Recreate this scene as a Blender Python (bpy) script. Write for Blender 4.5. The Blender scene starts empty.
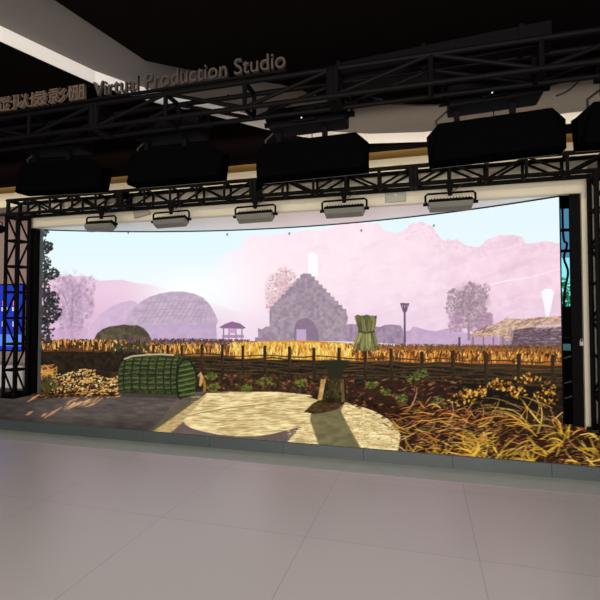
import bpy, bmesh, math, random
import numpy as np
from mathutils import Vector, Matrix

SC = bpy.context.scene
COL = SC.collection
R = math.radians
random.seed(7)
rng = np.random.default_rng(7)

# ------------------------------------------------------------------ place
# The stage (screen, portal, trusses) is turned 15.5 degrees to the camera.
# a runs along the screen, b away from the viewer, z up.
TH = R(15.5)
CT, ST = math.cos(TH), math.sin(TH)
def P(a, b, z=0.0):
    return Vector((a*CT + b*ST, -a*ST + b*CT, z))
EYE = Vector((0, 0, 1.6))
PITCH, FOC = R(1.8), 450.0
def ray(px, py):
    u, v = (px-300)/FOC, -(py-300)/FOC
    return Vector((u, math.cos(PITCH)-v*math.sin(PITCH), math.sin(PITCH)+v*math.cos(PITCH)))
def ab(w):
    return (w.x*CT - w.y*ST, w.x*ST + w.y*CT)
def at_b(px, py, b):
    """measured point -> (a, z) on the vertical plane at distance b"""
    d = ray(px, py); t = b/(d.x*ST + d.y*CT)
    w = EYE + d*t
    return ab(w)[0], w.z
def at_z(px, py, z):
    d = ray(px, py); t = (z-EYE.z)/d.z
    w = EYE + d*t
    return ab(w)

# ------------------------------------------------------------------ materials
def lin(c):
    c = np.asarray(c, dtype=float)/255.0
    return np.where(c <= 0.04045, c/12.92, ((c+0.055)/1.055)**2.4)
MATS = {}
def mat(name, rgb, rough=0.5, metal=0.0, spec=0.5, var=0.15, scale=6.0, bump=0.0, linear=False):
    if name in MATS: return MATS[name]
    m = bpy.data.materials.new(name); m.use_nodes = True
    nt = m.node_tree; b = nt.nodes['Principled BSDF']
    c = tuple(rgb) if linear else tuple(lin(rgb))
    tc = nt.nodes.new('ShaderNodeTexCoord')
    nz = nt.nodes.new('ShaderNodeTexNoise'); nz.inputs['Scale'].default_value = scale
    nz.inputs['Detail'].default_value = 4
    nt.links.new(tc.outputs['Object'], nz.inputs['Vector'])
    mx = nt.nodes.new('ShaderNodeMix'); mx.data_type = 'RGBA'
    mx.inputs[6].default_value = (*[x*(1-var) for x in c], 1)
    mx.inputs[7].default_value = (*[min(1, x*(1+var)) for x in c], 1)
    nt.links.new(nz.outputs['Fac'], mx.inputs[0])
    nt.links.new(mx.outputs[2], b.inputs['Base Color'])
    b.inputs['Roughness'].default_value = rough
    b.inputs['Metallic'].default_value = metal
    b.inputs['Specular IOR Level'].default_value = spec
    if bump:
        bp = nt.nodes.new('ShaderNodeBump'); bp.inputs['Strength'].default_value = bump
        bp.inputs['Distance'].default_value = 0.01
        nt.links.new(nz.outputs['Fac'], bp.inputs['Height'])
        nt.links.new(bp.outputs['Normal'], b.inputs['Normal'])
    MATS[name] = m
    return m
def emit(name, rgb, strength=1.0):
    m = mat(name, (10, 10, 10), 0.5)
    b = m.node_tree.nodes['Principled BSDF']
    b.inputs['Emission Color'].default_value = (*lin(rgb), 1)
    b.inputs['Emission Strength'].default_value = strength
    return m

M_BLACK = mat('black_powder_coat', (0.003, 0.0026, 0.003), 0.7, spec=0.05, linear=True)
M_TRUSS = mat('black_truss_paint', (0.003, 0.0026, 0.003), 0.6, spec=0.05, linear=True)
M_FABRIC = mat('black_fabric', (0.0016, 0.0015, 0.0016), 0.95, spec=0.0, linear=True, scale=60)
M_CREAM = mat('cream_wall_paint', (0.58, 0.54, 0.43), 0.6, var=0.04, linear=True)
M_WHITE = mat('white_paint', (0.8, 0.78, 0.76), 0.6, var=0.03, linear=True)
M_CEIL = mat('grey_ceiling_paint', (0.13, 0.118, 0.115), 0.8, var=0.05, linear=True)
M_DARKCEIL = mat('dark_ceiling_paint', (0.004, 0.003, 0.003), 0.9, spec=0.0, linear=True)
M_GOLD = mat('brushed_brass', (0.62, 0.38, 0.12), 0.38, metal=0.7, var=0.1, linear=True)
M_PINK = mat('warm_grey_wall_paint', (0.48, 0.35, 0.335), 0.8, var=0.05, linear=True)
M_DARKWALL = mat('dark_grey_wall_paint', (0.05, 0.055, 0.06), 0.8, linear=True)
M_SLATE = mat('slate_grey_metal_trim', (0.044, 0.056, 0.057), 0.45, spec=0.3, linear=True, scale=3)
M_SILVER = mat('silver_grey_metal', (0.30, 0.30, 0.29), 0.45, metal=0.3, linear=True)
M_LENS = mat('frosted_panel', (0.125, 0.13, 0.115), 0.4, var=0.05, linear=True)
M_GREYM = mat('grey_edge_metal', (0.16, 0.18, 0.19), 0.4, metal=0.4, linear=True)
M_BRONZE2 = mat('dark_bronze_letter_metal', (0.045, 0.034, 0.030), 0.5, linear=True)
M_BRONZE = mat('bronze_letter_metal', (0.125, 0.09, 0.068), 0.5, metal=0.2, linear=True)
M_TAUPE = mat('taupe_cover', (0.30, 0.27, 0.23), 0.6, linear=True)
M_GRILLE = mat('grey_green_grille', (0.30, 0.31, 0.26), 0.6, linear=True)
M_CABLE = mat('black_rubber', (0.004, 0.004, 0.004), 0.6, linear=True)

# ------------------------------------------------------------------ mesh helpers
class MB:
    def __init__(s): s.v = []; s.f = []
    def add(s, vs, fs):
        o = len(s.v); s.v += [tuple(v) for v in vs]; s.f += [tuple(i+o for i in f) for f in fs]; return s
    def box(s, x0, x1, y0, y1, z0, z1, bev=0.0):
        bm = bmesh.new(); bmesh.ops.create_cube(bm, size=1)
        for v in bm.verts:
            v.co = Vector(((x0+x1)/2+v.co.x*(x1-x0), (y0+y1)/2+v.co.y*(y1-y0), (z0+z1)/2+v.co.z*(z1-z0)))
        if bev:
            bmesh.ops.bevel(bm, geom=bm.edges[:], offset=bev, segments=2, affect='EDGES', profile=0.5)
        bm.verts.index_update()
        s.add([v.co for v in bm.verts], [[v.index for v in f.verts] for f in bm.faces]); bm.free(); return s
    def tube(s, pts, r, n=8, cap=True):
        pts = [Vector(p) for p in pts]; rings = []; up = None
        for i, p in enumerate(pts):
            d = (pts[min(i+1, len(pts)-1)] - pts[max(i-1, 0)]).normalized()
            if up is None:
                up = Vector((0, 0, 1)) if abs(d.z) < 0.9 else Vector((1, 0, 0))
            x = up.cross(d).normalized(); y = d.cross(x).normalized(); up = y
            rr = r[i] if isinstance(r, (list, tuple)) else r
            rings.append([p + x*math.cos(2*math.pi*k/n)*rr + y*math.sin(2*math.pi*k/n)*rr for k in range(n)])
        vs = [v for g in rings for v in g]; fs = []
        for i in range(len(pts)-1):
            for k in range(n):
                fs.append((i*n+k, i*n+(k+1) % n, (i+1)*n+(k+1) % n, (i+1)*n+k))
        if cap:
            fs.append(tuple(range(n-1, -1, -1))); fs.append(tuple((len(pts)-1)*n+k for k in range(n)))
        return s.add(vs, fs)
    def prism(s, poly, z0, z1):
        n = len(poly)
        vs = [(x, y, z0) for x, y in poly] + [(x, y, z1) for x, y in poly]
        fs = [tuple(range(n-1, -1, -1)), tuple(range(n, 2*n))]
        fs += [(i, (i+1) % n, n+(i+1) % n, n+i) for i in range(n)]
        return s.add(vs, fs)
    def sweep(s, prof, x0, x1):
        """closed profile of (y, z) swept along x"""
        n = len(prof)
        vs = [(x0, y, z) for y, z in prof] + [(x1, y, z) for y, z in prof]
        fs = [tuple(range(n-1, -1, -1)), tuple(range(n, 2*n))]
        fs += [(i, (i+1) % n, n+(i+1) % n, n+i) for i in range(n)]
        return s.add(vs, fs)
    def xf(s, M):
        s.v = [tuple(M @ Vector(v)) for v in s.v]; return s
    def build(s, name, m, parent=None, loc=None, rz=None, smooth=False):
        me = bpy.data.meshes.new(name); me.from_pydata(s.v, [], s.f); me.update()
        bm = bmesh.new(); bm.from_mesh(me); bmesh.ops.recalc_face_normals(bm, faces=bm.faces[:]); bm.to_mesh(me); bm.free()
        if smooth:
            me.polygons.foreach_set('use_smooth', [True]*len(me.polygons))
        o = bpy.data.objects.new(name, me); COL.objects.link(o)
        if m: me.materials.append(m)
        if parent: o.parent = parent
        if loc is not None: o.location = loc
        if rz is not None: o.rotation_euler.z = rz
        return o
def tag(o, label=None, cat=None, group=None, kind=None):
    if label: o['label'] = label
    if cat: o['category'] = cat
    if group: o['group'] = group
    if kind: o['kind'] = kind
    return o
def thing(name, label, cat, loc=(0, 0, 0), rz=-TH, group=None):
    o = bpy.data.objects.new(name, None); COL.objects.link(o)
    o.location = loc; o.rotation_euler.z = rz; o.empty_display_size = 0.1
    return tag(o, label, cat, group)
def dup(o, loc, label, rot=None, parent=None):
    c = o.copy(); COL.objects.link(c)
    if parent is not None: c.parent = parent
    else:
        c.location = loc; c['label'] = label
        if rot is not None: c.rotation_euler = rot
    for ch in list(o.children):
        dup(ch, None, None, None, c)
    return c
def structure(name, mb, m, label=None, stage=True):
    o = mb.build(name, m, None, None, -TH if stage else None)
    return tag(o, label, None, None, 'structure')

# ------------------------------------------------------------------ key sizes
FZ = 0.135                      # top of the LED floor
TOPZ = 3.19                     # top of the LED wall
B0 = 4.97                       # front edge of the LED floor
La, Lb = at_z(40.5, 393, FZ)
Ra, Rb = at_z(563, 425, FZ)
Ma, Mb_ = at_z(300, 226.5, TOPZ)
def circle3(p, q, r):
    ax, ay = p; bx, by = q; cx, cy = r
    d = 2*(ax*(by-cy)+bx*(cy-ay)+cx*(ay-by))
    ux = ((ax*ax+ay*ay)*(by-cy)+(bx*bx+by*by)*(cy-ay)+(cx*cx+cy*cy)*(ay-by))/d
    uy = ((ax*ax+ay*ay)*(cx-bx)+(bx*bx+by*by)*(ax-cx)+(cx*cx+cy*cy)*(bx-ax))/d
    return ux, uy, math.hypot(ax-ux, ay-uy)
CA, CB, CR = circle3((La, Lb), (Ma, Mb_), (Ra, Rb))
ANG0 = math.atan2(La-CA, Lb-CB); ANG1 = math.atan2(Ra-CA, Rb-CB)   # measured from +b
ARC = CR*(ANG1-ANG0)
def arc_ab(t, dr=0.0):
    g = ANG0 + (ANG1-ANG0)*t
    return CA + (CR+dr)*math.sin(g), CB + (CR+dr)*math.cos(g)

# ------------------------------------------------------------------ the picture shown on the LED wall and floor
SS = 2
NU, NV = 960, 390
FU, FV = 720, 280
FA0, FA1 = -8.2, 3.3
def bend(a):
    a = np.asarray(a, dtype=float)
    arc = CB + np.sqrt(np.maximum(CR**2-(a-CA)**2, 0))
    return np.where((a > La) & (a < Ra), arc+0.015, np.where(a < CA, Lb+0.05, Rb+0.05))
class Canvas:
    def __init__(s, kind):
        s.kind = kind
        s.nu, s.nv = (NU*SS, NV*SS) if kind == 'wall' else (FU*SS, FV*SS)
        u = (np.arange(s.nu)+0.5)/s.nu; v = (np.arange(s.nv)+0.5)/s.nv
        U, V = np.meshgrid(u, v)
        if kind == 'wall':
            g = ANG0+(ANG1-ANG0)*U; A = CA+CR*np.sin(g); B = CB+CR*np.cos(g); Z = FZ+V*(TOPZ-FZ)
        else:
            A = FA0+(FA1-FA0)*U; B = B0+(bend(A)-B0)*V; Z = np.full_like(A, FZ)
        X = A*CT+B*ST; Y = -A*ST+B*CT; Zr = Z-1.6
        dep = Y*math.cos(PITCH)+Zr*math.sin(PITCH); upv = -Y*math.sin(PITCH)+Zr*math.cos(PITCH)
        s.X = 300+FOC*X/dep; s.Y = 300-FOC*upv/dep
        s.A, s.B, s.Z, s.U = A, B, Z, U
        s.img = np.zeros((s.nv, s.nu, 3))
    def conv(s, pts):
        out = []
        c, sn = math.cos(PITCH), math.sin(PITCH)
        for x, y in pts:
            d = ray(x, y); da, db = d.x*CT-d.y*ST, d.x*ST+d.y*CT
            if s.kind == 'wall':
                qa = da*da+db*db; qb = -2*(da*CA+db*CB); qc = CA*CA+CB*CB-CR*CR
                t = (-qb+math.sqrt(max(qb*qb-4*qa*qc, 0)))/(2*qa)
                g = math.atan2(t*da-CA, t*db-CB)
                out.append(((g-ANG0)/(ANG1-ANG0)*s.nu-0.5, (1.6+t*d.z-FZ)/(TOPZ-FZ)*s.nv-0.5))
            else:
                if d.z > -0.05: return None
                t = (FZ-1.6)/d.z; a, b = t*da, t*db
                out.append(((a-FA0)/(FA1-FA0)*s.nu-0.5, (b-B0)/(float(bend(a))-B0)*s.nv-0.5))
        return np.array(out)
    def poly(s, pts, col, alpha=1.0):
        q = s.conv(pts)
        if q is None: return
        x0, y0 = np.floor(q.min(0)).astype(int); x1, y1 = np.ceil(q.max(0)).astype(int)+1
        x0, y0 = max(x0, 0), max(y0, 0); x1, y1 = min(x1, s.nu), min(y1, s.nv)
        if x1 <= x0 or y1 <= y0: return
        gx = np.arange(x0, x1)[None, :]; gy = np.arange(y0, y1)[:, None]
        ins = np.zeros((y1-y0, x1-x0), bool)
        n = len(q); j = n-1
        for i in range(n):
            xi, yi = q[i]; xj, yj = q[j]
            if yi != yj:
                cond = ((yi > gy) != (yj > gy))
                ins ^= cond & (gx < (xj-xi)*(gy-yi)/(yj-yi)+xi)
            j = i
        if not ins.any(): return
        sl = s.img[y0:y1, x0:x1]
        if callable(col):
            c = col(s.X[y0:y1, x0:x1], s.Y[y0:y1, x0:x1])
            al = alpha
            if isinstance(c, tuple): c, al = c[0], alpha*c[1][..., None]
            m = ins[..., None]*al
            sl[:] = sl*(1-m)+c*m
        else:
            sl[ins] = sl[ins]*(1-alpha)+np.asarray(col, float)*alpha
W = Canvas('wall'); F = Canvas('floor')
def poly(pts, col, alpha=1.0, on='wf'):
    if 'w' in on: W.poly(pts, col, alpha)
    if 'f' in on and max(p[1] for p in pts) > 385: F.poly(pts, col, alpha)
def stroke(pts, w, col, alpha=1.0, on='wf'):
    pts = [np.array(p, float) for p in pts]; L_, R_ = [], []
    for i, p in enumerate(pts):
        d = pts[min(i+1, len(pts)-1)]-pts[max(i-1, 0)]; d = d/(np.hypot(*d)+1e-6)
        n = np.array((-d[1], d[0])); ww = w[i] if isinstance(w, (list, tuple)) else w
        L_.append(p+n*ww/2); R_.append(p-n*ww/2)
    poly([tuple(p) for p in L_]+[tuple(p) for p in R_[::-1]], col, alpha, on)
def blob(x, y, rx, ry, col, alpha=1.0, rot=0.0, n=8, j=0.25, on='wf'):
    pts = []
    for k in range(n):
        t = 2*math.pi*k/n; r = 1+random.uniform(-j, j)
        dx, dy = rx*r*math.cos(t), ry*r*math.sin(t)
        pts.append((x+dx*math.cos(rot)-dy*math.sin(rot), y+dx*math.sin(rot)+dy*math.cos(rot)))
    poly(pts, col, alpha, on)
NG = rng.random((256, 256))
def vnoise(x, y):
    xi = np.floor(x).astype(int); yi = np.floor(y).astype(int); fx = x-xi; fy = y-yi
    fx = fx*fx*(3-2*fx); fy = fy*fy*(3-2*fy)
    g = lambda i, j: NG[j % 256, i % 256]
    return (g(xi, yi)*(1-fx)+g(xi+1, yi)*fx)*(1-fy)+(g(xi, yi+1)*(1-fx)+g(xi+1, yi+1)*fx)*fy
def fnoise(x, y, s, o=3):
    t = 0; a = 0.5; tot = 0
    for k in range(o):
        t = t+a*vnoise(x/s*2**k+17*k, y/s*2**k+9*k); tot += a; a *= 0.55
    return t/tot
def tex(c0, c1, s=4, sy=None, o=3, k=2.2):
    c0 = np.array(c0, float); c1 = np.array(c1, float)
    def f(X, Y):
        n = fnoise(X, Y*(s/(sy or s)), s, o)[..., None]; n = np.clip((n-0.5)*k+0.5, 0, 1)
        return c0*(1-n)+c1*n
    return f
def jit(c, d=14):
    e = random.uniform(-d, d)
    return tuple(min(255, max(0, v+e+random.uniform(-d/3, d/3))) for v in c)
ss_ = lambda x, a, b: np.clip((x-a)/(b-a), 0, 1)**2*(3-2*np.clip((x-a)/(b-a), 0, 1))
def mixc(c0, c1, t): return np.array(c0, float)*(1-t[..., None])+np.array(c1, float)*t[..., None]

def paint():
    U = random.uniform
    # sky
    X, Y = W.X, W.Y
    W.img[:] = mixc((226, 250, 255), (240, 250, 255), ss_(Y, 225, 285))
    W.img[:] = W.img*(1-ss_(X, 190, 300)[..., None]*0.35)+np.array((243, 246, 255.))*ss_(X, 190, 300)[..., None]*0.35
    # pale hill on the left
    def hill(X, Y):
        c = mixc((238, 205, 226), (222, 184, 214), ss_(Y, 285, 335))
        g = np.exp(-(((X-190)/42)**2+((Y-292)/40)**2))
        return c*(1-0.9*g[..., None])+255*0.9*g[..., None]
    poly([(30, 284), (60, 276), (85, 275), (100, 280), (122, 279), (134, 282), (150, 284), (176, 290), (205, 300), (260, 320), (260, 345), (30, 345)], hill, 1, 'w')
    # big pink rock face
    def cliff(X, Y):
        c = mixc((255, 232, 242), (246, 214, 230), ss_(X, 330, 540))
        c = c*(1-ss_(Y, 270, 335)[..., None]*0.55)+np.array((236, 208, 228.))*ss_(Y, 270, 335)[..., None]*0.55
        n = fnoise(X, Y*0.8, 9, 4)-0.5
        c = c+(n*24*(0.35+0.65*ss_(X, 330, 520)))[..., None]*np.array((0.7, 1.1, 0.9))
        r = fnoise(X*0.5+Y*1.2, Y*0.5, 12, 3); c = c-((r > 0.62)*6*ss_(X, 250, 520))[..., None]
        g = np.exp(-(((X-200)/60)**2+((Y-285)/60)**2))
        c = c*(1-g[..., None])+np.array((255, 250, 255.))*g[..., None]
        return c, ss_(X, 196, 250)*0.94+0.06
    poly([(190, 345), (196, 300), (208, 278), (214, 264), (225, 254), (233, 249), (243, 246), (245, 236), (256, 234), (270, 235), (285, 232), (297, 231), (306, 229),
          (318, 229), (330, 227), (345, 222), (358, 222), (371, 223), (378, 222), (384, 229), (395, 232), (404, 230), (411, 223), (421, 221), (431, 224), (437, 232), (441, 239),
          (450, 240), (457, 238), (463, 243), (471, 246), (480, 246), (485, 240), (492, 237), (499, 234), (513, 234), (521, 236), (526, 243), (535, 242), (545, 240), (556, 242), (580, 245), (580, 345)], cliff, 1, 'w')
    for k in range(260):        # softly drawn rock ledges
        x, y = U(300, 560), U(236, 318)
        if y < 250 and x > 440: continue
        blob(x, y, U(2, 9), U(1, 5), random.choice([(255, 232, 240), (236, 200, 222), (230, 192, 214)]), U(.08, .24)*(0.4+0.6*(x-300)/260), U(-.4, .4), on='w')
    for (x0, y0), (x1, y1) in zip([(404, 231), (411, 224), (421, 222), (431, 225), (437, 233), (441, 240), (457, 239), (463, 244), (480, 247), (485, 241), (492, 238), (513, 235), (521, 237), (526, 244), (545, 241)],
                                 [(411, 224), (421, 222), (431, 225), (437, 233), (441, 240), (457, 239), (463, 244), (480, 247), (485, 241), (492, 238), (513, 235), (521, 237), (526, 244), (545, 241), (562, 243)]):
        for k in range(9):
            t = U(0, 1); blob(x0+(x1-x0)*t, y0+(y1-y0)*t+U(-.6, 2.5), U(.8, 2.2), U(.7, 1.8), jit((248, 214, 228), 7), .8, on='w')
            blob(x0+(x1-x0)*t+U(-3, 3), y0+(y1-y0)*t+U(3, 12), U(.8, 2.6), U(.7, 1.8), jit(random.choice([(255, 228, 230), (236, 200, 220)]), 6), .4, on='w')
    # bright morning glow
    g = np.exp(-(((X-192)/34)**2+((Y-287)/17)**2))[..., None]*0.9
    W.img[:] = W.img*(1-g)+255*g
    # white tapered patches and a thin pale streak
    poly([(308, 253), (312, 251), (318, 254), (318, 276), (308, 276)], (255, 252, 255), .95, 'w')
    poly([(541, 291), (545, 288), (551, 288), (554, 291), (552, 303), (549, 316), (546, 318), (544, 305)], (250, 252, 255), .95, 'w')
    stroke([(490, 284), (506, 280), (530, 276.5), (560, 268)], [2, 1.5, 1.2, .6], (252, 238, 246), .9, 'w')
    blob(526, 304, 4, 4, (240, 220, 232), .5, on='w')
    for x, y in ((128, 232), (227, 234), (289, 233), (361, 230), (433.5, 225)):
        poly([(x-1.4, y-1), (x+1.6, y-1.8), (x+.8, y+.4), (x+.2, y+1.8), (x-.3, y)], (110, 100, 115), .9, 'w')
    # haze at ground level
    h = ss_(Y, 300, 340)[..., None]*0.4
    W.img[:] = W.img*(1-h)+np.array((232, 208, 228.))*h
    # misty tree and far hut
    def cloudtree(cx, cy, rx, ry, cols, n, trunk, rmin=1.0, rmax=2.6, al=.6):
        stroke([(cx, trunk), (cx-1, cy+ry*.3), (cx+1, cy-ry*.4)], [3, 2, .8], cols[0], .8, 'w')
        for k in range(9):
            t = U(-2.6, -.5); l = U(.5, .95)
            stroke([(cx, cy+ry*.45), (cx+math.cos(t)*rx*l*.5, cy+math.sin(t)*ry*l*.45), (cx+math.cos(t)*rx*l, cy+math.sin(t)*ry*l)], [1.3, .9, .4], cols[0], .7, 'w')
        for k in range(n):
            t = U(0, 6.283); r = math.sqrt(U(0, 1)); w = 1+.22*math.sin(3*t+cx)+.12*math.sin(7*t)
            x, y = cx+math.cos(t)*r*rx*w, cy+math.sin(t)*r*ry*w
            blob(x, y, U(rmin, rmax), U(rmin, rmax)*.8, jit(random.choice(cols), 8), al*U(.5, 1), U(0, 3), 6, .4, 'w')
    def softcrown(cx, cy, rx, ry, col):
        def f(X, Y):
            d = ((X-cx)/rx)**2+((Y-cy)/ry)**2
            n = fnoise(X, Y, 5, 4)
            return np.broadcast_to(np.array(col, float), X.shape+(3,)), np.clip((1.15-d)*1.2, 0, 1)*np.clip((n-.32)*4, 0, 1)
        poly([(cx-1.3*rx, cy-1.3*ry), (cx+1.3*rx, cy-1.3*ry), (cx+1.3*rx, cy+1.3*ry), (cx-1.3*rx, cy+1.3*ry)], f, .8, 'w')
    softcrown(72, 305, 22, 36, (196, 160, 194)); softcrown(281, 291, 17, 26, (226, 192, 200)); softcrown(469, 305, 22, 24, (172, 138, 158)); softcrown(482, 324, 13, 14, (184, 150, 172)); softcrown(455, 324, 10, 12, (190, 156, 178))
    cloudtree(72, 305, 21, 35, [(160, 134, 160), (176, 148, 174), (194, 166, 192), (212, 184, 208)], 700, 338, al=.5)
    stroke([(86, 338), (92, 334)], 1, (170, 130, 170), 1, 'w')
    poly([(48, 329), (88, 328), (89, 340), (48, 340)], (202, 168, 200), .6, 'w')
    poly([(84, 339), (92, 324), (100, 314), (110, 307), (121, 302), (131, 300), (137, 302), (140, 310), (140, 339)], tex((216, 188, 214), (206, 176, 208), 6), .95, 'w')
    # large thatched hut
    poly([(127, 318), (216, 321), (217, 339), (127, 339)], tex((200, 174, 204), (190, 164, 196), 5), 1, 'w')
    hut = [(122, 325), (128, 316), (134, 307), (141, 301), (150, 296), (160, 293), (171, 291), (184, 291), (194, 293), (203, 297), (209, 303), (214, 311), (218, 320), (217, 324), (213, 321), (204, 325), (185, 324), (160, 325), (140, 326)]
    poly(hut, tex((204, 182, 202), (188, 166, 190), 5, 3), 1, 'w')
    for k in range(16):
        x = 138+k*4.8
        stroke([(x, 322), (x+min(9, (212-x)*.5), 308), (x+min(14, (206-x)*.6), 298)] if x < 200 else [(x, 322), (x+1, 312)], .8, (158, 130, 156), .35, 'w')
    for y in (301, 309, 316):
        stroke([(134 if y > 305 else 142, y+2), (175, y-1), (208, y+1)], .7, (164, 138, 164), .5, 'w')
    # well house
    poly([(219, 327), (225, 323.5), (232, 321), (240, 323), (246, 327.5), (243, 328.5), (222, 328)], (142, 106, 140), 1, 'w')
    for x in (223.5, 229, 236, 242): stroke([(x, 327), (x, 340)], 1.2, (150, 114, 150), 1, 'w')
    stroke([(222, 336), (244, 336)], 3, (170, 134, 172), .9, 'w')
    poly([(228, 328), (237, 328), (236, 333), (229, 333)], (188, 152, 188), .8, 'w')
    # bare orange tree behind the house
    for k in range(430):
        t = U(0, 6.283); r = math.sqrt(U(0, 1))
        x, y = 281+math.cos(t)*r*16+(r*math.sin(t)*-4), 292+math.sin(t)*r*25
        blob(x, y, U(.6, 1.7), U(.6, 1.4), jit(random.choice([(222, 186, 186), (210, 170, 178), (232, 200, 200), (198, 158, 166)]), 8), U(.4, .8), 0, 6, .3, 'w')
    # stepped stone house
    left = [(269.5, 341), (269.5, 312.5), (270, 309)]; n = 9
    for k in range(n):
        x0 = 270+k*3.75; y0 = 309-k*4.0
        left += [(x0, y0), (x0+.3, y0-3.2), (x0+3.2, y0-3.4)]
    right = []
    for k in range(n):
        x0 = 346.5-k*3.95; y0 = 312-k*4.1
        right += [(x0, y0), (x0-.3, y0-3.4), (x0-3.2, y0-3.6)]
    house = left+[(303, 272.5), (311, 273)]+right[::-1]+[(348, 317), (347, 323), (345.5, 324), (346, 341)]
    poly(house, tex((178, 160, 172), (150, 132, 150), 3, o=3), 1, 'w')
    for k in range(420):
        x, y = U(270, 345), U(280, 340)
        if abs(x-307.5) > (y-273)*.95: continue
        blob(x, y, U(.8, 1.8), U(.5, 1), jit((166, 148, 160), 24), .45, 0, 5, .2, 'w')
    poly([(294, 341), (294, 327), (298, 320), (306, 317), (313, 321), (318, 330), (319, 341)], (130, 108, 132), .7, 'w')
    poly([(302, 300), (307, 299), (312, 302), (310, 308), (303, 308)], (160, 134, 150), .6, 'w')
    poly([(296.5, 329), (306, 329), (306.5, 342), (296.5, 342)], (196, 168, 200), 1, 'w')
    # low stone walls
    st = tex((174, 150, 172), (146, 124, 150), 3)
    poly([(255, 341), (255, 337), (258, 337), (258, 328), (262, 329), (266, 326), (270, 326), (270, 341)], st, 1, 'w')
    poly([(345, 341), (345, 324), (352, 323.5), (366, 325), (380, 326.5), (385, 324.5), (392, 324), (401, 325), (403, 330), (404, 344)], st, 1, 'w')
    poly([(404, 345), (404, 331), (410, 330), (413, 326), (418, 327), (424, 329), (436, 331), (446, 328), (456, 329), (468, 333), (476, 334), (476, 347)], tex((206, 176, 206), (194, 164, 198), 6), 1, 'w')
    # fire basket on a pole
    stroke([(404.7, 344), (404.7, 311)], 2.1, (108, 84, 110), 1, 'w')
    poly([(400, 302.5), (409.5, 302.5), (408, 307), (406.5, 311.5), (403, 311.5), (401.5, 307)], (112, 86, 112), 1, 'w')
    for x in (402.5, 404.8, 407): poly([(x-.4, 304), (x+.5, 304), (x+.4, 307.5), (x-.3, 307.5)], (206, 172, 204), .8, 'w')
    # tree by the shed
    cloudtree(469, 305, 20, 23, [(146, 122, 136), (162, 136, 150), (180, 152, 166), (198, 170, 184)], 900, 340, .8, 2.0, .75)
    for k in range(120): blob(U(478, 492), U(312, 333), U(1, 2), U(.8, 1.6), jit((172, 136, 160), 10), .5, on='w')
    for k in range(80): blob(U(449, 462), U(316, 332), U(1, 2), U(.8, 1.6), jit((176, 140, 164), 10), .5, on='w')
    # thatched shed
    poly([(470, 347), (472, 334), (512, 330), (566, 324), (566, 349)], tex((178, 148, 170), (160, 130, 154), 4), 1, 'w')
    poly([(474, 346), (474, 336), (500, 335), (500, 346)], (196, 160, 194), .9, 'w')
    for x in (473, 483.5, 493.5, 503): stroke([(x, 335), (x, 347)], 1.3, (140, 106, 130), 1, 'w')
    poly([(511, 347), (512, 329), (530, 326), (566, 325), (566, 349)], tex((136, 112, 122), (88, 68, 80), 3, 1.2), 1, 'w')
    for k in range(26):
        x = U(512, 560); y = U(327, 345); stroke([(x, y), (x+U(4, 12), y-U(0, .6))], U(.6, 1.2), jit(random.choice([(176, 146, 148), (110, 86, 96)]), 16), .8, 'w')
    poly([(470, 335), (476, 331), (488, 326.5), (500, 321), (508, 318), (522, 318.5), (540, 316.5), (566, 315), (566, 323), (540, 326), (522, 328), (512, 330), (510, 339), (507, 341), (503, 336), (488, 336), (474, 337)],
         tex((228, 196, 172), (170, 132, 118), 3, 1.2), 1, 'w')
    for k in range(70):
        x = U(476, 560); y = U(319, 330) if x > 500 else U(328, 335)
        stroke([(x, y), (x+U(3, 8), y-U(2, 4))], .7, jit(random.choice([(120, 84, 74), (240, 214, 180)]), 16), .6, 'w')
    for x in (500, 508, 514): stroke([(x, 322), (x-2, 340)], .8, (232, 200, 170), .7, 'w')
    poly([(536, 325), (566, 323), (566, 326), (536, 327.5)], (222, 196, 204), .8, 'w')
    # ---- ground under everything
    def ground(X, Y):
        n = fnoise(X, Y*2, 10, 4)[..., None]
        c = np.array((34, 25, 17.))*(1-n)+np.array((78, 54, 32.))*n
        return c
    poly([(-60, 341), (260, 341), (360, 346), (700, 348), (700, 520), (-60, 520)], ground, 1, 'wf')
    # earth mound
    poly([(93, 341), (97, 333), (103, 328.5), (110, 326), (118, 325), (124, 324), (130, 325), (137, 324.6), (144, 328), (149, 334), (152, 341)], tex((104, 92, 72), (70, 62, 46), 3), 1, 'w')
    # wheat field
    def wheat(x0, x1, yt, yb, n, cols, lo=4, hi=9, al=.95, w=(.7, 1.5)):
        for k in range(n):
            x = U(x0, x1); f = (x-x0)/(x1-x0); t_ = yt[0]+(yt[1]-yt[0])*f; b_ = yb[0]+(yb[1]-yb[0])*f
            y = U(t_, b_); L = U(lo, hi); y2 = max(t_-U(0, 1.5), y-L)
            stroke([(x, y), (x+U(-.8, .8), (y+y2)/2), (x+U(-2, 2), y2)], [U(*w), U(*w), .4], jit(random.choice(cols), 20), al, 'w')
    poly([(30, 341), (150, 342), (150, 356), (30, 352)], (92, 56, 26), 1, 'w')
    wheat(38, 150, (339, 341), (350, 352), 420, [(226, 160, 82), (250, 204, 130), (120, 74, 32), (60, 38, 20), (44, 30, 16), (205, 140, 66)])
    poly([(140, 341), (250, 342), (250, 356), (140, 356)], (150, 98, 40), 1, 'w')
    wheat(140, 262, (344, 343), (354, 357), 420, [(242, 176, 86), (250, 204, 120), (170, 110, 44), (90, 58, 28), (70, 48, 24), (220, 150, 66)])
    wheat(122, 250, (338, 340), (344, 345), 330, [(104, 76, 84), (124, 92, 98), (86, 62, 66), (76, 56, 50)], 3, 5)
    poly([(235, 344), (262, 341), (300, 340), (340, 342), (360, 344), (360, 362), (235, 360)], (214, 150, 52), 1, 'w')
    wheat(232, 364, (342, 344), (358, 362), 650, [(252, 212, 110), (255, 228, 140), (232, 172, 68), (176, 116, 40), (246, 196, 92)])
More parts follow.
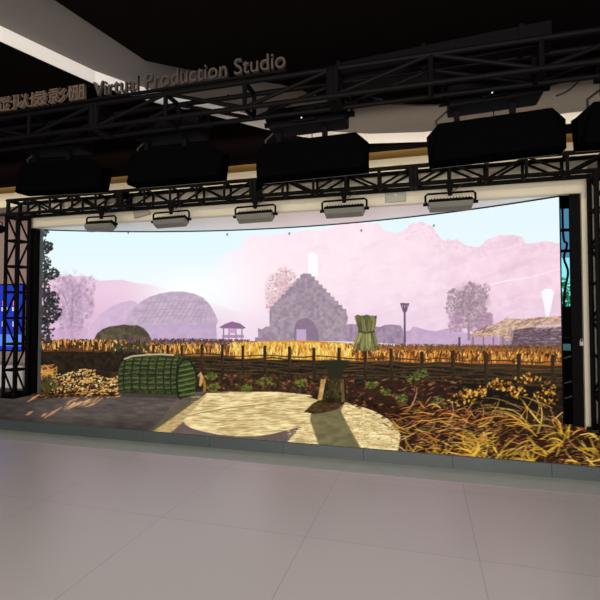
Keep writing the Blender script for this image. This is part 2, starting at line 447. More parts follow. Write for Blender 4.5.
    poly([(355, 346), (580, 349), (580, 366), (355, 362)], (168, 96, 34), 1, 'w')
    wheat(352, 570, (350, 352), (361, 365), 800, [(238, 164, 70), (250, 194, 104), (190, 110, 40), (110, 64, 26), (80, 46, 20), (60, 36, 18)])
    wheat(345, 570, (344, 346), (350, 352), 560, [(112, 78, 48), (136, 92, 50), (90, 62, 40), (150, 108, 60)], 3, 6)
    # dark hedge under the field on the left
    poly([(30, 352), (60, 351), (100, 352), (124, 350), (150, 354), (150, 372), (30, 372)], tex((20, 15, 10), (44, 32, 18), 4), 1, 'w')
    for k in range(90): blob(U(40, 150), U(350, 368), U(1, 3), U(.8, 2), jit((40, 30, 16), 10), .8, on='w')
    for k in range(60): blob(U(112, 150), U(343, 352), U(.8, 2), U(1, 3), jit((56, 58, 34), 12), .8, on='w')
    # dark hedge under the fence
    poly([(186, 358), (260, 359), (330, 362), (400, 364), (470, 369), (580, 375), (580, 396), (470, 388), (330, 382), (186, 380)], tex((36, 28, 18), (16, 12, 8), 5, 3), 1, 'w')
    for k in range(360):
        x = U(190, 562); y = 360+(x-190)*.035+U(0, 16); blob(x, y, U(1, 4), U(.6, 1.6), jit(random.choice([(44, 34, 20), (60, 44, 22), (18, 14, 9), (78, 54, 26)]), 8), .6, U(-.2, .2), on='w')
    # wattle fence
    for k in range(7):
        x0 = 140
        pts = []; base = 353+k*2.9; ph = U(0, 6)
        for i in range(30):
            x = x0+i*14.8; sl = (x-140)*.021*(1+.12*k) if x > 140 else 0
            pts.append((x, base+sl+1.0*math.sin(i*1.57+ph)+U(-.6, .6)))
        stroke(pts, [U(.7, 1.5) for _ in pts], jit((56, 38, 22), 10), .95, 'w')
        stroke([(x, y-.8) for x, y in pts], [U(.1, .5) for _ in pts], (140, 100, 54), .7, 'w')
    for x, yt in ((153.5, 344), (168, 345), (182, 345), (202, 344), (222.5, 344), (243, 345), (265, 345), (289.5, 346), (314, 347), (339, 347), (365.5, 349), (391, 348), (422, 351), (453, 350), (486, 352), (519, 353), (553, 354)):
        b_ = yt+30+(x-150)*.01; w = 2.5+(x-150)*.0035
        poly([(x-w/2, b_), (x-w/2-.2, yt+1), (x-w/4, yt), (x+w/3, yt+.3), (x+w/2, yt+1.4), (x+w/2, b_)], tex((54, 38, 24), (34, 24, 16), 2, 6), 1, 'w')
        stroke([(x+w*.3, yt+1), (x+w*.35, b_-10)], .5, (112, 78, 40), .6, 'w')
    # straw sheaf
    poly([(353, 348), (357, 338), (359, 331), (357, 325), (354.5, 316), (357, 314), (362, 315.5), (367, 314), (371, 315.5), (377, 315), (376, 324), (374, 331), (377, 340), (379, 347), (374, 350), (366, 351), (358, 350)], tex((126, 122, 76), (84, 84, 50), 2, 8), 1, 'w')
    for k in range(150):
        x = U(357, 375); f = (x-366)/9
        if k % 2: stroke([(366+f*7, 331), (366+f*9+U(-1, 1), U(314, 322))], U(.5, 1.1), jit(random.choice([(140, 134, 84), (104, 104, 58), (70, 70, 40)]), 14), .8, 'w')
        else: stroke([(366+f*7, 331), (366+f*12+U(-1, 1), U(340, 351))], U(.5, 1.2), jit(random.choice([(150, 146, 90), (110, 112, 62), (74, 76, 42), (176, 168, 104)]), 14), .8, 'w')
    stroke([(358, 331), (366, 332.5), (375, 331)], 2, (70, 66, 38), .9, 'w')
    stroke([(459.5, 347), (459.2, 338)], [2.6, 1.8], (84, 62, 88), 1, 'w'); blob(459.3, 338, 1.1, 1.4, (84, 62, 88), 1, on='w')
    # flower bed in the middle
    poly([(196, 376), (260, 374), (330, 378), (352, 380), (352, 400), (196, 396)], tex((84, 50, 26), (30, 20, 12), 4), 1, 'wf')
    for k in range(300):
        x, y = U(200, 352), U(375, 394)
        blob(x, y, U(.8, 2.4), U(.6, 1.5), jit(random.choice([(126, 72, 40), (96, 54, 30), (150, 96, 56), (52, 36, 18), (70, 66, 28), (30, 22, 12), (24, 18, 10)]), 14), .75, U(-.5, .5), 6, .4, 'w')
    for cx, cy, rx, ry in ((211, 376, 6, 4), (213, 387, 6, 5), (265, 382, 9, 5), (301, 383, 7, 4), (246, 388, 6, 3), (326, 386, 5, 4)):
        for k in range(60):
            t = U(0, 6.28); r = math.sqrt(U(0, 1)); blob(cx+math.cos(t)*r*rx, cy+math.sin(t)*r*ry, U(.7, 1.7), U(.5, 1.2), jit(random.choice([(98, 104, 38), (74, 80, 30), (130, 130, 54), (54, 58, 24)]), 12), .85, 0, 6, .3, 'w')
    stroke([(198, 376), (200, 373), (202, 378), (200, 386)], [1.5, 3.5, 4, 2], (206, 160, 106), .95, 'w')
    stroke([(203, 378), (205, 386), (204, 394)], [2, 3, 2], (150, 120, 50), .9, 'w')
    # ground: left bare earth
    def earth(X, Y):
        n = fnoise(X*.6, Y*2.5, 6, 4)[..., None]
        c = np.array((66, 58, 56.))*(1-n)+np.array((112, 100, 92.))*n
        c = c*(1-.35*ss_(Y, 412, 432)[..., None])
        c = c*(1-.35*ss_(80-X, 0, 90)[..., None])
        return c
    poly([(-60, 398), (40, 394), (120, 392), (205, 392), (205, 460), (-60, 440)], earth, 1, 'wf')
    # lit straw bushes on the left
    poly([(36, 372), (50, 368), (80, 374), (110, 371), (118, 380), (118, 396), (36, 398)], tex((60, 40, 20), (30, 20, 12), 4), 1, 'wf')
    for k in range(1300):
        x = U(38, 118); y = U(369, 398); lit = 1-(y-369)/29
        top = 371+3*math.sin(x*.13)+(4 if x > 95 else 0)
        if y < top: continue
        c = random.choice([(248, 206, 128), (226, 168, 86), (255, 226, 160)] if U(0, 1) < lit*.95 and x > 50 else [(166, 104, 48), (100, 60, 28), (50, 32, 16), (24, 16, 8), (30, 20, 10), (130, 80, 46)])
        blob(x, y, U(.5, 1.6), U(.35, 1.0), jit(c, 18), .8, U(-.9, .3), 6, .4, 'wf')
    for k in range(40): stroke([(U(38, 56), U(366, 380)), (U(38, 58), U(364, 372))], .8, jit((216, 150, 76), 25), .8, 'w')
    for k in range(34):
        x, y = U(60, 122), U(378, 398); stroke([(x, y), (x+U(2, 5), y-U(1, 3)), (x+U(6, 9), y-U(0, 2))], [.5, 1.4, .5], jit((226, 170, 96), 25), .8, 'wf')
    for k in range(24): blob(U(42, 56), U(376, 392), U(1, 3), U(1, 2.6), jit((72, 70, 36), 14), .8, on='w')
    # low sun streaks on the earth
    for k in range(26):
        x = U(66, 112); y = U(397, 404); stroke([(x, y), (x-U(5, 13), y+U(3, 7))], [U(.6, 2), .4], jit((214, 160, 106), 25), U(.4, .85), 'f')
    for (x, y, l) in ((62, 407, 18), (40, 394, 13), (47, 413, 6), (33, 411, 7), (66, 426, 3)):
        stroke([(x, y), (x-l*.5, y+l*.3), (x-l, y+l*.62)], [.5, 2.4, .6], (206, 140, 96), .85, 'wf')
    # woven hurdle shelter
    body = [(118, 393), (118, 372), (121, 363), (128, 357.5), (140, 355), (160, 354), (176, 355), (186, 357), (193, 364), (196, 374), (197, 388), (193, 393), (180, 400), (176, 395)]
    poly(body, tex((70, 80, 44), (34, 42, 20), 3, 1.5), 1, 'wf')
    for y in (360, 364, 368, 373, 378, 383, 388):
        pts = [(119+max(0, (366-y)*1.0), y+1)]+[(x, y-.6+U(-.8, .8)) for x in range(128, 178, 7)]+[(179, y)]
        stroke(pts, [U(.8, 1.6) for _ in pts], (108, 118, 70), .55, 'w')
        stroke([(x, q+1.8) for x, q in pts], [U(.5, 1.2) for _ in pts], (26, 32, 14), .7, 'w')
    for x in (124, 132, 140, 148, 156, 164, 171, 177):
        stroke([(x+3, 356), (x+.8, 362), (x-.5, 374), (x, 394)], [1, 1.5, 1.5, 1.3], (22, 28, 12), .9, 'wf')
    stroke([(124, 359), (132, 356), (146, 354.6), (160, 354), (174, 355)], 1.6, (206, 190, 150), .9, 'w')
    poly([(178, 396), (177, 376), (179, 365), (184, 359), (189, 361), (194, 368), (196.5, 378), (196, 390), (186, 398)], tex((66, 80, 36), (36, 46, 20), 3, 1.2), 1, 'wf')
    for y in (364, 369, 374, 379, 384, 389, 394):
        stroke([(178.5, y+2), (188, y), (195, y-1.5)], [1.2, 1.6, 1], (104, 118, 62), .85, 'wf')
        stroke([(178.5, y+4), (188, y+2), (195, y+.5)], .8, (24, 30, 14), .8, 'wf')
    stroke([(178, 398), (176.5, 380), (178.5, 366), (184, 358), (190, 360), (195, 369), (197.5, 381), (196, 392)], 1.8, (22, 26, 12), 1, 'wf')
    poly([(118, 392), (180, 394), (176, 399), (120, 397)], (50, 46, 38), .6, 'wf')
    # lit ground and winnowing mats
    def straw(X, Y):
        n = fnoise(X*.45, Y*2.2, 4, 4); r = fnoise(X*.16, Y*1.1, 3, 3)
        c = mixc((204, 178, 120), (252, 232, 176), np.clip((n-.5)*2.4+.55, 0, 1))
        dk = np.clip((r-.56)*5, 0, 1)*.45
        return c*(1-dk[..., None])+np.array((146, 118, 68.))*dk[..., None]
    sp = fnoise
    def notchc(X, Y):
        n = fnoise(X, Y*2, 5, 3)[..., None]; return np.array((92, 78, 74.))*(1-n)+np.array((116, 98, 92.))*n
    poly([(176, 400), (300, 400), (340, 420), (330, 470), (120, 470)], notchc, 1, 'f')
    poly([(207, 393), (150, 433), (169, 434), (184, 421), (230, 405)], tex((214, 186, 126), (168, 142, 92), 3, 1), .95, 'f')
    poly([(186, 398), (206, 394), (150, 434), (146, 432), (168, 414)], (88, 86, 56), .55, 'f')
    mat_a = [(206, 393), (206, 396), (183, 421), (186, 425), (192, 428.5), (203, 431.5), (218, 434.5), (236, 436.2), (255, 436.4), (272, 434), (288, 430), (301, 426.5), (288, 441.5), (286, 460),
             (395, 462), (400, 440), (400, 434), (397, 427), (388, 419), (376, 412), (360, 406), (346, 402.5), (330, 402), (318, 400), (306, 396.5), (280, 395), (280, 393)]
    poly(mat_a, straw, 1, 'f')
    poly([(206, 392), (240, 391.8), (280, 392), (310, 395), (318, 400), (240, 400), (206, 396)], straw, 1, 'w')
    for k in range(420):
        x, y = U(190, 300), U(396, 432)
        if y > 421+ (x-183)*.2 and x < 215: continue
        if y > 428 and x > 280: continue
        l = U(4, 16); stroke([(x, y), (x+l*.5, y+U(-1, .6)), (x+l, y+U(-1.5, .5))], [.2, U(.4, 1), .2], random.choice([(160, 130, 76), (255, 236, 182), (178, 148, 90)]), .6, 'f')
    stroke([(187, 416), (204, 412), (228, 408), (256, 405), (290, 400)], [.8, 1.4, 1.2, 1, .4], (142, 116, 70), .7, 'f')
    stroke([(187, 415), (204, 411), (228, 407), (256, 404), (290, 399)], [.8, 1.4, 1.2, 1, .4], (252, 232, 176), .6, 'f')
    for k in range(900):
        x, y = U(345, 398), U(404, 448)
        if (x-345)/53 > (y-403)/26: continue
        blob(x, y, U(.5, 1.3), U(.3, .7), random.choice([(255, 238, 180), (160, 132, 76), (128, 104, 58), (236, 208, 140)]), .7, 0, 5, .3, 'f')
    for k in range(260):
        blob(U(288, 322), U(424, 446), U(.5, 1.3), U(.3, .7), random.choice([(255, 236, 176), (166, 136, 80)]), .6, 0, 5, .3, 'f')
    # shade cast by the stump across the mat
    poly([(312, 408), (318, 402), (345, 402), (341, 411), (348, 425), (361, 448), (363, 462), (322, 460), (318, 443), (310, 420)], tex((122, 112, 76), (98, 92, 64), 7, 3), .96, 'f')
    poly([(304, 412), (312, 404), (319, 400), (336, 401), (345, 403), (338, 409), (328, 412), (314, 414)], tex((84, 62, 34), (52, 38, 22), 4, 2), 1, 'f')
    # anvil block and its stump
    poly([(317, 361), (322, 364), (327, 369), (329, 378), (341, 379), (343, 371), (348, 365), (351, 361.5), (344, 360)], (34, 36, 20), 1, 'w')
    poly([(321, 380), (345, 380), (347, 398), (344, 404), (318, 402)], tex((60, 44, 22), (28, 22, 12), 3, 6), 1, 'wf')
    poly([(321, 379), (326, 379.5), (325, 384), (322, 400), (317.5, 400.5), (319, 392)], tex((216, 178, 110), (168, 130, 70), 2, 5), 1, 'wf')
    poly([(340, 380), (343.5, 379), (345, 402), (341.5, 402)], tex((122, 100, 56), (80, 64, 34), 2, 5), 1, 'wf')
    for k in range(60): blob(U(325, 341), U(380, 400), U(.6, 2), U(.8, 2), jit((66, 60, 28), 16), .7, on='w')
    # leaf litter right of the mat
    def litter(X, Y):
        n = fnoise(X, Y*1.6, 7, 4)[..., None]
        k = (1-.75*ss_(X, 430, 480)*ss_(-Y, -418, -402))[..., None]
        return (np.array((18, 10, 7.))*(1-n)+np.array((72, 38, 22.))*n)*k
    poly([(348, 382), (420, 380), (480, 384), (700, 396), (700, 520), (400, 520), (402, 438), (399, 428), (388, 418), (374, 410), (348, 401)], litter, 1, 'wf')
    for k in range(760):
        x = U(350, 566); y = U(378, 432)
        if y > 401+(x-346)*.62 and x < 400: continue
        c = random.choice([(146, 84, 52), (116, 62, 36), (180, 114, 74), (56, 34, 18), (30, 20, 10), (24, 16, 8), (84, 54, 24), (20, 14, 8)])
        if x > 470 and y < 410: c = random.choice([(24, 16, 8), (46, 30, 12), (18, 12, 6), (80, 52, 18), (18, 13, 7)])
        blob(x, y, U(.8, 3.6), U(.4, 1.1), jit(c, 12), .75, U(-.6, .5), 6, .4, 'wf')
    for cx, cy, rx, ry in ((421, 373, 8, 4), (413, 379, 6, 4), (438, 402, 7, 4), (402, 398, 6, 4), (372, 385, 6, 4), (386, 392, 5, 3)):
        for k in range(60):
            t = U(0, 6.28); r = math.sqrt(U(0, 1)); blob(cx+math.cos(t)*r*rx, cy+math.sin(t)*r*ry, U(.7, 2), U(.5, 1.3), jit(random.choice([(86, 96, 34), (62, 70, 24), (124, 126, 56), (46, 50, 20)]), 10), .85, 0, 6, .3, 'wf')
    for cx, cy, rx, ry, n in ((468, 393, 9, 5, 70), (481, 391, 7, 5, 40), (500, 385, 13, 6, 55), (528, 379, 13, 6, 45), (516, 392, 12, 6, 34), (549, 388, 8, 7, 36), (462, 400, 14, 6, 34), (545, 398, 14, 7, 40)):
        for k in range(n):
            t = U(0, 6.28); r = math.sqrt(U(0, 1)); blob(cx+math.cos(t)*r*rx, cy+math.sin(t)*r*ry, U(.7, 2.2), U(.6, 1.5), jit(random.choice([(236, 172, 56), (206, 136, 40), (150, 92, 28), (80, 50, 16), (60, 38, 14), (250, 196, 96)]), 18), .85, U(0, 3), 6, .4, 'wf')
    # long dry grass blades
    greens = [(200, 156, 44), (226, 176, 60), (150, 116, 30), (104, 92, 30), (236, 190, 84), (210, 140, 50)]
    reds = [(206, 140, 86), (180, 110, 66), (150, 90, 56), (226, 170, 110)]
    def blade(x, y, l, ang, bendv, w, c):
        p = []
        for i in range(5):
            t = i/4; q = ang+bendv*t*t
            p.append((x+l*t*math.cos(q), y-l*t*math.sin(q)))
        stroke(p, [w*.7, w, w*.9, w*.6, .3], c, .95, 'wf')
        stroke([(a_+.3, b_-.35*w) for a_, b_ in p], [.2, w*.3, w*.3, .2, .1], tuple(min(255, v+26) for v in c), .6, 'wf')
    for k in range(520):
        x = U(392, 600); y = U(404, 470); t = U(-.5, .9); l = U(4, 13)
        if x > 500 and y < 424: continue
        c = random.choice([(170, 100, 56), (206, 130, 76), (130, 74, 40), (96, 56, 30), (200, 150, 80), (150, 110, 50)])
        stroke([(x, y), (x+l*math.cos(t)*.5, y-l*math.sin(t)*.5-.5), (x+l*math.cos(t), y-l*math.sin(t))], [.3, U(.5, 1.3), .3], jit(c, 18), .85, 'wf')
    for k in range(170):
        x = U(396, 500); y = U(408, 468); c = jit(random.choice(reds+greens), 20)
        blade(x, y, U(8, 26), U(.1, 1.1) if U(0, 1) < .6 else U(2.2, 3.2), U(-.45, .45), U(.5, 1.2), c)
    for k in range(95):
        x = U(470, 640); y = U(420, 480); c = jit(random.choice(greens), 20)
        blade(x, y, U(12, 40), U(1.9, 3.1) if U(0, 1) < .6 else U(.2, 1.3), U(-.6, .6), U(.7, 1.5), c)
    for k in range(9):
        x = U(515, 562); y = U(408, 432); blade(x, y, U(24, 54), U(2.55, 2.95), U(.1, .5), U(.7, 1.2), jit((160, 128, 62), 25))
    for k in range(130):
        blob(U(400, 600), U(425, 470), U(1, 4), U(.7, 1.8), jit((30, 18, 10), 8), .5, U(-.5, .5), on='f')
    for (x, y) in ((470, 452), (478, 446), (545, 452), (597, 452), (530, 462), (438, 458), (503, 458), (566, 436)):
        for k in range(7):
            blade(x+U(-4, 4), y+U(-2, 6), U(12, 26), U(.3, 2.9), U(-.6, .6), U(.8, 1.8), jit(random.choice([(236, 184, 56), (206, 160, 40), (166, 130, 36)]), 14))
    # near branch with dark leaves on the left
    stroke([(40, 226), (45, 262), (44, 300), (50, 342)], [1, 1.5, 2, 1.5], (36, 34, 34), .9, 'w')
    for cx, cy, rx, ry, n in ((44, 231, 4, 4, 22), (46, 246, 6, 7, 60), (44, 262, 7, 8, 60), (50, 273, 9, 6, 90), (44, 288, 6, 10, 60), (52, 298, 8, 7, 80), (50, 312, 12, 9, 150), (46, 326, 9, 8, 90), (46, 338, 8, 6, 50)):
        for k in range(n):
            t = U(0, 6.28); r = math.sqrt(U(0, 1)); blob(cx+math.cos(t)*r*rx, cy+math.sin(t)*r*ry, U(.8, 2.3), U(.6, 1.5), jit(random.choice([(40, 44, 44), (28, 28, 30), (62, 64, 62), (50, 46, 54)]), 8), .9, U(-1, 1), 6, .4, 'w')
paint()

def screen_mat(name, rough, spec):
    m = bpy.data.materials.new(name); m.use_nodes = True; nt = m.node_tree
    b = nt.nodes['Principled BSDF']
    at = nt.nodes.new('ShaderNodeAttribute'); at.attribute_name = 'picture'
    b.inputs['Base Color'].default_value = (0.01, 0.01, 0.01, 1)
    b.inputs['Roughness'].default_value = rough; b.inputs['Specular IOR Level'].default_value = spec
    nt.links.new(at.outputs['Color'], b.inputs['Emission Color']); b.inputs['Emission Strength'].default_value = 1.0
    return m
def grid_mesh(name, XYZ, colors, m, parent):
    nv, nu = XYZ.shape[:2]
    me = bpy.data.meshes.new(name)
    me.vertices.add(nu*nv); me.vertices.foreach_set('co', XYZ.reshape(-1).astype(np.float32))
    i = np.arange(nu*nv).reshape(nv, nu)
    q = np.stack([i[:-1, :-1], i[:-1, 1:], i[1:, 1:], i[1:, :-1]], -1).reshape(-1, 4)
    me.loops.add(q.size); me.loops.foreach_set('vertex_index', q.reshape(-1).astype(np.int32))
    me.polygons.add(len(q)); me.polygons.foreach_set('loop_start', np.arange(0, q.size, 4, dtype=np.int32))
    me.update(calc_edges=True)
    ca = me.color_attributes.new('picture', 'FLOAT_COLOR', 'POINT')
    c4 = np.ones((nu*nv, 4), np.float32); c4[:, :3] = colors.reshape(-1, 3); ca.data.foreach_set('color', c4.reshape(-1))
    me.materials.append(m); me.validate()
    o = bpy.data.objects.new(name, me); COL.objects.link(o); o.parent = parent
    return o
def down(img):
    h, w, _ = img.shape
    return lin(np.clip(img.reshape(h//SS, SS, w//SS, SS, 3).mean((1, 3)), 0, 255))

# ------------------------------------------------------------------ LED wall
org = P((La+Ra)/2, (Lb+Rb)/2, FZ)
oa, ob = (La+Ra)/2, (Lb+Rb)/2
wall = thing('led_wall', 'huge curved LED wall showing a misty village with a stepped stone house', 'screen', org)
u = (np.arange(NU)+0.5)/NU; v = (np.arange(NV)+0.5)/NV
u[0], u[-1], v[0], v[-1] = 0, 1, 0, 1
UU, VV = np.meshgrid(u, v); GG = ANG0+(ANG1-ANG0)*UU
XYZ = np.stack([CA+CR*np.sin(GG)-oa, CB+CR*np.cos(GG)-ob, VV*(TOPZ-FZ-0.018)+0.0], -1)
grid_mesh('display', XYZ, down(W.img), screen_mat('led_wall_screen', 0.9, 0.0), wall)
def arc_slab(r0, r1, z0, z1, t0=0, t1=1, n=64):
    mb = MB(); pts = []
    for k in range(n+1):
        t = t0+(t1-t0)*k/n; pts.append((arc_ab(t, r0), arc_ab(t, r1)))
    vs = []; fs = []
    for p, q in pts:
        vs += [(p[0]-oa, p[1]-ob, z0), (p[0]-oa, p[1]-ob, z1), (q[0]-oa, q[1]-ob, z1), (q[0]-oa, q[1]-ob, z0)]
    for k in range(n):
        o = 4*k
        for i in range(4): fs.append((o+i, o+(i+1) % 4, o+4+(i+1) % 4, o+4+i))
    fs += [(0, 1, 2, 3), (4*n+3, 4*n+2, 4*n+1, 4*n)]
    return mb.add(vs, fs)
arc_slab(0.02, 0.09, 0.0, TOPZ-FZ, 0, 0.99).build('cabinet_back', M_BLACK, wall)
arc_slab(-0.006, 0.018, TOPZ-FZ-0.017, TOPZ-FZ).build('top_trim', M_BLACK, wall)
e = MB(); p = arc_ab(0, -0.01); q = arc_ab(0, 0.1)
e.box(p[0]-oa-0.05, p[0]-oa-0.004, p[1]-ob-0.02, p[1]-ob+0.1, 0, TOPZ-FZ).build('side_trim', M_GREYM, wall)
p = arc_ab(1)
MB().box(p[0]-oa+0.002, p[0]-oa+0.012, p[1]-ob-0.02, p[1]-ob+0.02, 0, TOPZ-FZ).build('side_trim', M_BLACK, wall)

# ------------------------------------------------------------------ LED floor
fl = thing('led_floor', 'low raised LED floor showing straw mat and dry grass, before the curved wall', 'screen', P(0, B0, 0))
a_ = FA0+(FA1-FA0)*(np.arange(FU)+0.5)/FU; v = (np.arange(FV)+0.5)/FV; v[0], v[-1] = 0, 1
AA, VV = np.meshgrid(a_, v); BB = B0+(bend(AA)-B0)*VV
grid_mesh('display', np.stack([AA, BB-B0, np.full_like(AA, FZ)], -1), down(F.img), screen_mat('led_floor_screen', 0.85, 0.0), fl)
SEAM = 0.922; s0 = -2.5
mb = MB()
n = 40
outline = [(FA0, 0.012)]+[(FA1, 0.012)]+[(FA1-(FA1-FA0)*k/n, float(bend(FA1-(FA1-FA0)*k/n))-B0) for k in range(n+1)]
mb.prism(outline, 0.0, FZ-0.004).build('platform_base', M_BLACK, fl)
k = -7
while s0+k*SEAM < FA1:
    x0 = max(s0+k*SEAM, FA0); x1 = min(s0+(k+1)*SEAM, FA1)
    if x1 > x0:
        mb = MB(); mb.sweep([(0.01, 0.0), (-0.012, 0.0), (-0.004, FZ-0.004), (0.0, FZ+0.001), (0.012, FZ+0.001)], x0+0.002, x1-0.002)
        mb.build('edge_panel', M_SLATE, fl)
    k += 1

# ------------------------------------------------------------------ setting
AMIN, AMAX, BMIN, BMAX, CZ, DZ = -11.5, 7.5, -5.0, 11.0, 4.20, 4.06
def floor_mat():
    m = bpy.data.materials.new('polished_floor_tiles'); m.use_nodes = True; nt = m.node_tree; N = nt.nodes; Lk = nt.links.new
    b = N['Principled BSDF']; tc = N.new('ShaderNodeTexCoord')
    br = N.new('ShaderNodeTexBrick'); br.offset = 0.0; br.squash = 1.0
    mp = N.new('ShaderNodeMapping'); mp.inputs['Location'].default_value = (0.84, 0.33, 0)
    Lk(tc.outputs['Object'], mp.inputs['Vector']); Lk(mp.outputs['Vector'], br.inputs['Vector'])
    br.inputs['Scale'].default_value = 1.0; br.inputs['Brick Width'].default_value = 1.17; br.inputs['Row Height'].default_value = 1.17
    br.inputs['Mortar Size'].default_value = 0.004; br.inputs['Mortar Smooth'].default_value = 0.3
    br.inputs['Color1'].default_value = (0.62, 0.585, 0.575, 1); br.inputs['Color2'].default_value = (0.65, 0.61, 0.60, 1)
    br.inputs['Mortar'].default_value = (0.47, 0.44, 0.435, 1)
    nz = N.new('ShaderNodeTexNoise'); nz.inputs['Scale'].default_value = 1.4; nz.inputs['Detail'].default_value = 5
    Lk(tc.outputs['Object'], nz.inputs['Vector'])
    mr = N.new('ShaderNodeMapRange'); mr.inputs['To Min'].default_value = 0.24; mr.inputs['To Max'].default_value = 0.34
    Lk(nz.outputs['Fac'], mr.inputs['Value']); b.inputs['Roughness'].default_value = 0.28
    Lk(br.outputs['Color'], b.inputs['Base Color']); b.inputs['Specular IOR Level'].default_value = 0.5
    return m
structure('floor', MB().box(AMIN, AMAX, BMIN, BMAX, -0.1, 0.0), floor_mat(), 'pale polished floor of large square tiles')
structure('floor_reflection_strip', MB().box(FA0, FA1, B0-0.40, B0-0.013, 0.0, 0.0005), mat('floor_reflection_tint', (0.54, 0.58, 0.53), 0.12, spec=0.5, var=.1, linear=True), 'pale green-grey strip put in for the reflection along the LED floor')  # added strip; its colour stands in for the floor mirroring the platform edge
structure('ceiling', MB().box(AMIN, AMAX, BMIN, BMAX, CZ, CZ+0.1), M_CEIL, 'grey upper ceiling')
structure('wall_left', MB().box(AMIN-0.1, AMIN, BMIN, BMAX, 0, CZ), M_PINK)
structure('wall_right', MB().box(AMAX, AMAX+0.1, BMIN, BMAX, 0, CZ), M_PINK)
structure('wall_front', MB().box(AMIN, AMAX, BMIN-0.1, BMIN, 0, CZ), M_PINK)
# window behind the right end of the screen
WA0, WA1, WZ0, WZ1 = 2.2, 4.4, 1.7, 4.0
wb = MB().box(AMIN, WA0, BMAX, BMAX+0.12, 0, CZ).box(WA1, AMAX, BMAX, BMAX+0.12, 0, CZ).box(WA0, WA1, BMAX, BMAX+0.12, 0, WZ0).box(WA0, WA1, BMAX, BMAX+0.12, WZ1, CZ)
structure('wall_back', wb, M_DARKWALL)
win = tag(MB().box(WA0, WA1, BMAX+0.02, BMAX+0.1, WZ0, WZ0+0.07).box(WA0, WA1, BMAX+0.02, BMAX+0.1, WZ1-0.07, WZ1)
          .box(WA0, WA0+0.07, BMAX+0.02, BMAX+0.1, WZ0, WZ1).box(WA1-0.07, WA1, BMAX+0.02, BMAX+0.1, WZ0, WZ1)
          .box(WA0, WA1, BMAX+0.03, BMAX+0.09, 2.96, 3.02).box(WA0, WA1, BMAX+0.03, BMAX+0.09, 3.42, 3.48)
          .build('window_1', M_BLACK, None, None, -TH), 'window seen in the gap at the right end of the screen', None, None, 'structure')
gm = bpy.data.materials.new('teal_tinted_glass'); gm.use_nodes = True
gb = gm.node_tree.nodes['Principled BSDF']; gb.inputs['Base Color'].default_value = (0.45, 0.85, 0.85, 1)
gb.inputs['Transmission Weight'].default_value = 1.0; gb.inputs['Roughness'].default_value = 0.02; gb.inputs['IOR'].default_value = 1.1
gm2 = gm.copy(); gm2.name = 'dark_blue_tinted_glass'; gm2.node_tree.nodes['Principled BSDF'].inputs['Base Color'].default_value = (0.12, 0.24, 0.34, 1)
MB().box(WA0+0.05, WA1-0.05, BMAX+0.055, BMAX+0.065, WZ0+0.05, 2.84).build('pane', gm, win)
MB().box(WA0+0.05, WA1-0.05, BMAX+0.055, BMAX+0.065, 2.84, WZ1-0.05).build('pane', gm2, win)

# portal around the screen
HB = 6.62
ha0 = at_b(30, 220, HB)[0]; ja0 = at_b(583.3, 300, HB)[0]; ja1 = at_b(590, 300, HB)[0]
structure('trim_1', MB().box(ha0, ja1, HB, HB+0.10, TOPZ, 3.68), M_CREAM, 'cream header above the screen')
structure('trim_2', MB().box(ja0, ja1, HB, HB+0.10, FZ, TOPZ), M_CREAM, 'cream right jamb of the portal')
sof = [(ha0, HB+0.10), (Ra+0.02, HB+0.10), (Ra+0.02, 7.1), (Ra-0.6, 8.1), (ha0+1, 8.1), (ha0, 7.4)]
structure('wall_right_return', MB().box(ja1+0.002, AMAX, 7.0, 7.1, 0, DZ), mat('beige_grey_wall_paint', (0.26, 0.25, 0.22), 0.8, var=.05, linear=True))
structure('soffit', MB().prism(sof, TOPZ+0.002, TOPZ+0.05), mat('bright_white_soffit_paint', (0.9, 0.9, 0.92), 0.6, var=.02, linear=True), 'white soffit above the screen')
# cornice: cream quarter-round with a brass cap
prof = [(HB+0.4, 3.62), (HB+0.04, 3.62), (HB+0.04, 3.735), (HB+0.055, 3.74), (HB+0.055, 3.752), (HB+0.04, 3.757)]
for k in range(7):
    t = k/6; prof.append((HB+0.04+0.05*(1-math.cos(t*math.pi/2)), 3.76+0.14*t))
prof += [(HB+0.4, 3.90)]
structure('trim_3', MB().sweep(prof, -10.5, 6.0), M_CREAM, 'cream moulded cornice over the truss')
prof = [(HB+0.4, 3.90)]
for k in range(7):
    t = k/6; prof.append((HB+0.085+0.10*math.sin(t*math.pi/2), 3.90+0.15*t))
prof += [(HB+0.19, DZ), (HB+0.4, DZ)]
structure('trim_4', MB().sweep(prof, -10.5, 6.0), M_GOLD, 'brass coloured cornice cap')
# dropped dark ceiling with a curved pale edge
rim = [(-3.2, 3.3), (-2.7, 4.0), (-2.42, 4.42), (-2.2, 4.74), (-1.95, 4.98), (-1.62, 5.21), (-1.25, 5.40), (-0.85, 5.66), (-0.46, 5.92), (0.0, 6.16), (0.5, 6.35), (1.0, 6.42), (1.77, 6.36), (2.6, 6.09), (3.4, 5.77), (5.0, 5.3), (8.2, 4.4)]
def w2(a, b): q = P(a, b); return (q.x, q.y)
far = rim+[w2(AMAX, HB+0.3), w2(AMIN, HB+0.3), w2(AMIN, 3.0), (-7.0, 3.0)]
structure('ceiling_drop', MB().prism(far, DZ, CZ-0.001), M_DARKCEIL, 'dark dropped ceiling along the screen', False)
near = [(-2.0, 3.3), (-1.5, 4.3), (-0.9, 4.55), (-0.2, 4.75), (0.25, 5.02), (0.6, 5.16), (1.46, 5.25), (2.1, 5.12), (2.63, 4.83), (3.05, 4.55), (4.0, 3.9), (6.0, 3.0), (6.0, -4.0), (-8, -4.0), (-6, 0.5)]
structure('ceiling_drop', MB().prism(near, DZ, CZ-0.001), M_DARKCEIL, 'dark dropped ceiling over the viewer', False)
mb = MB()
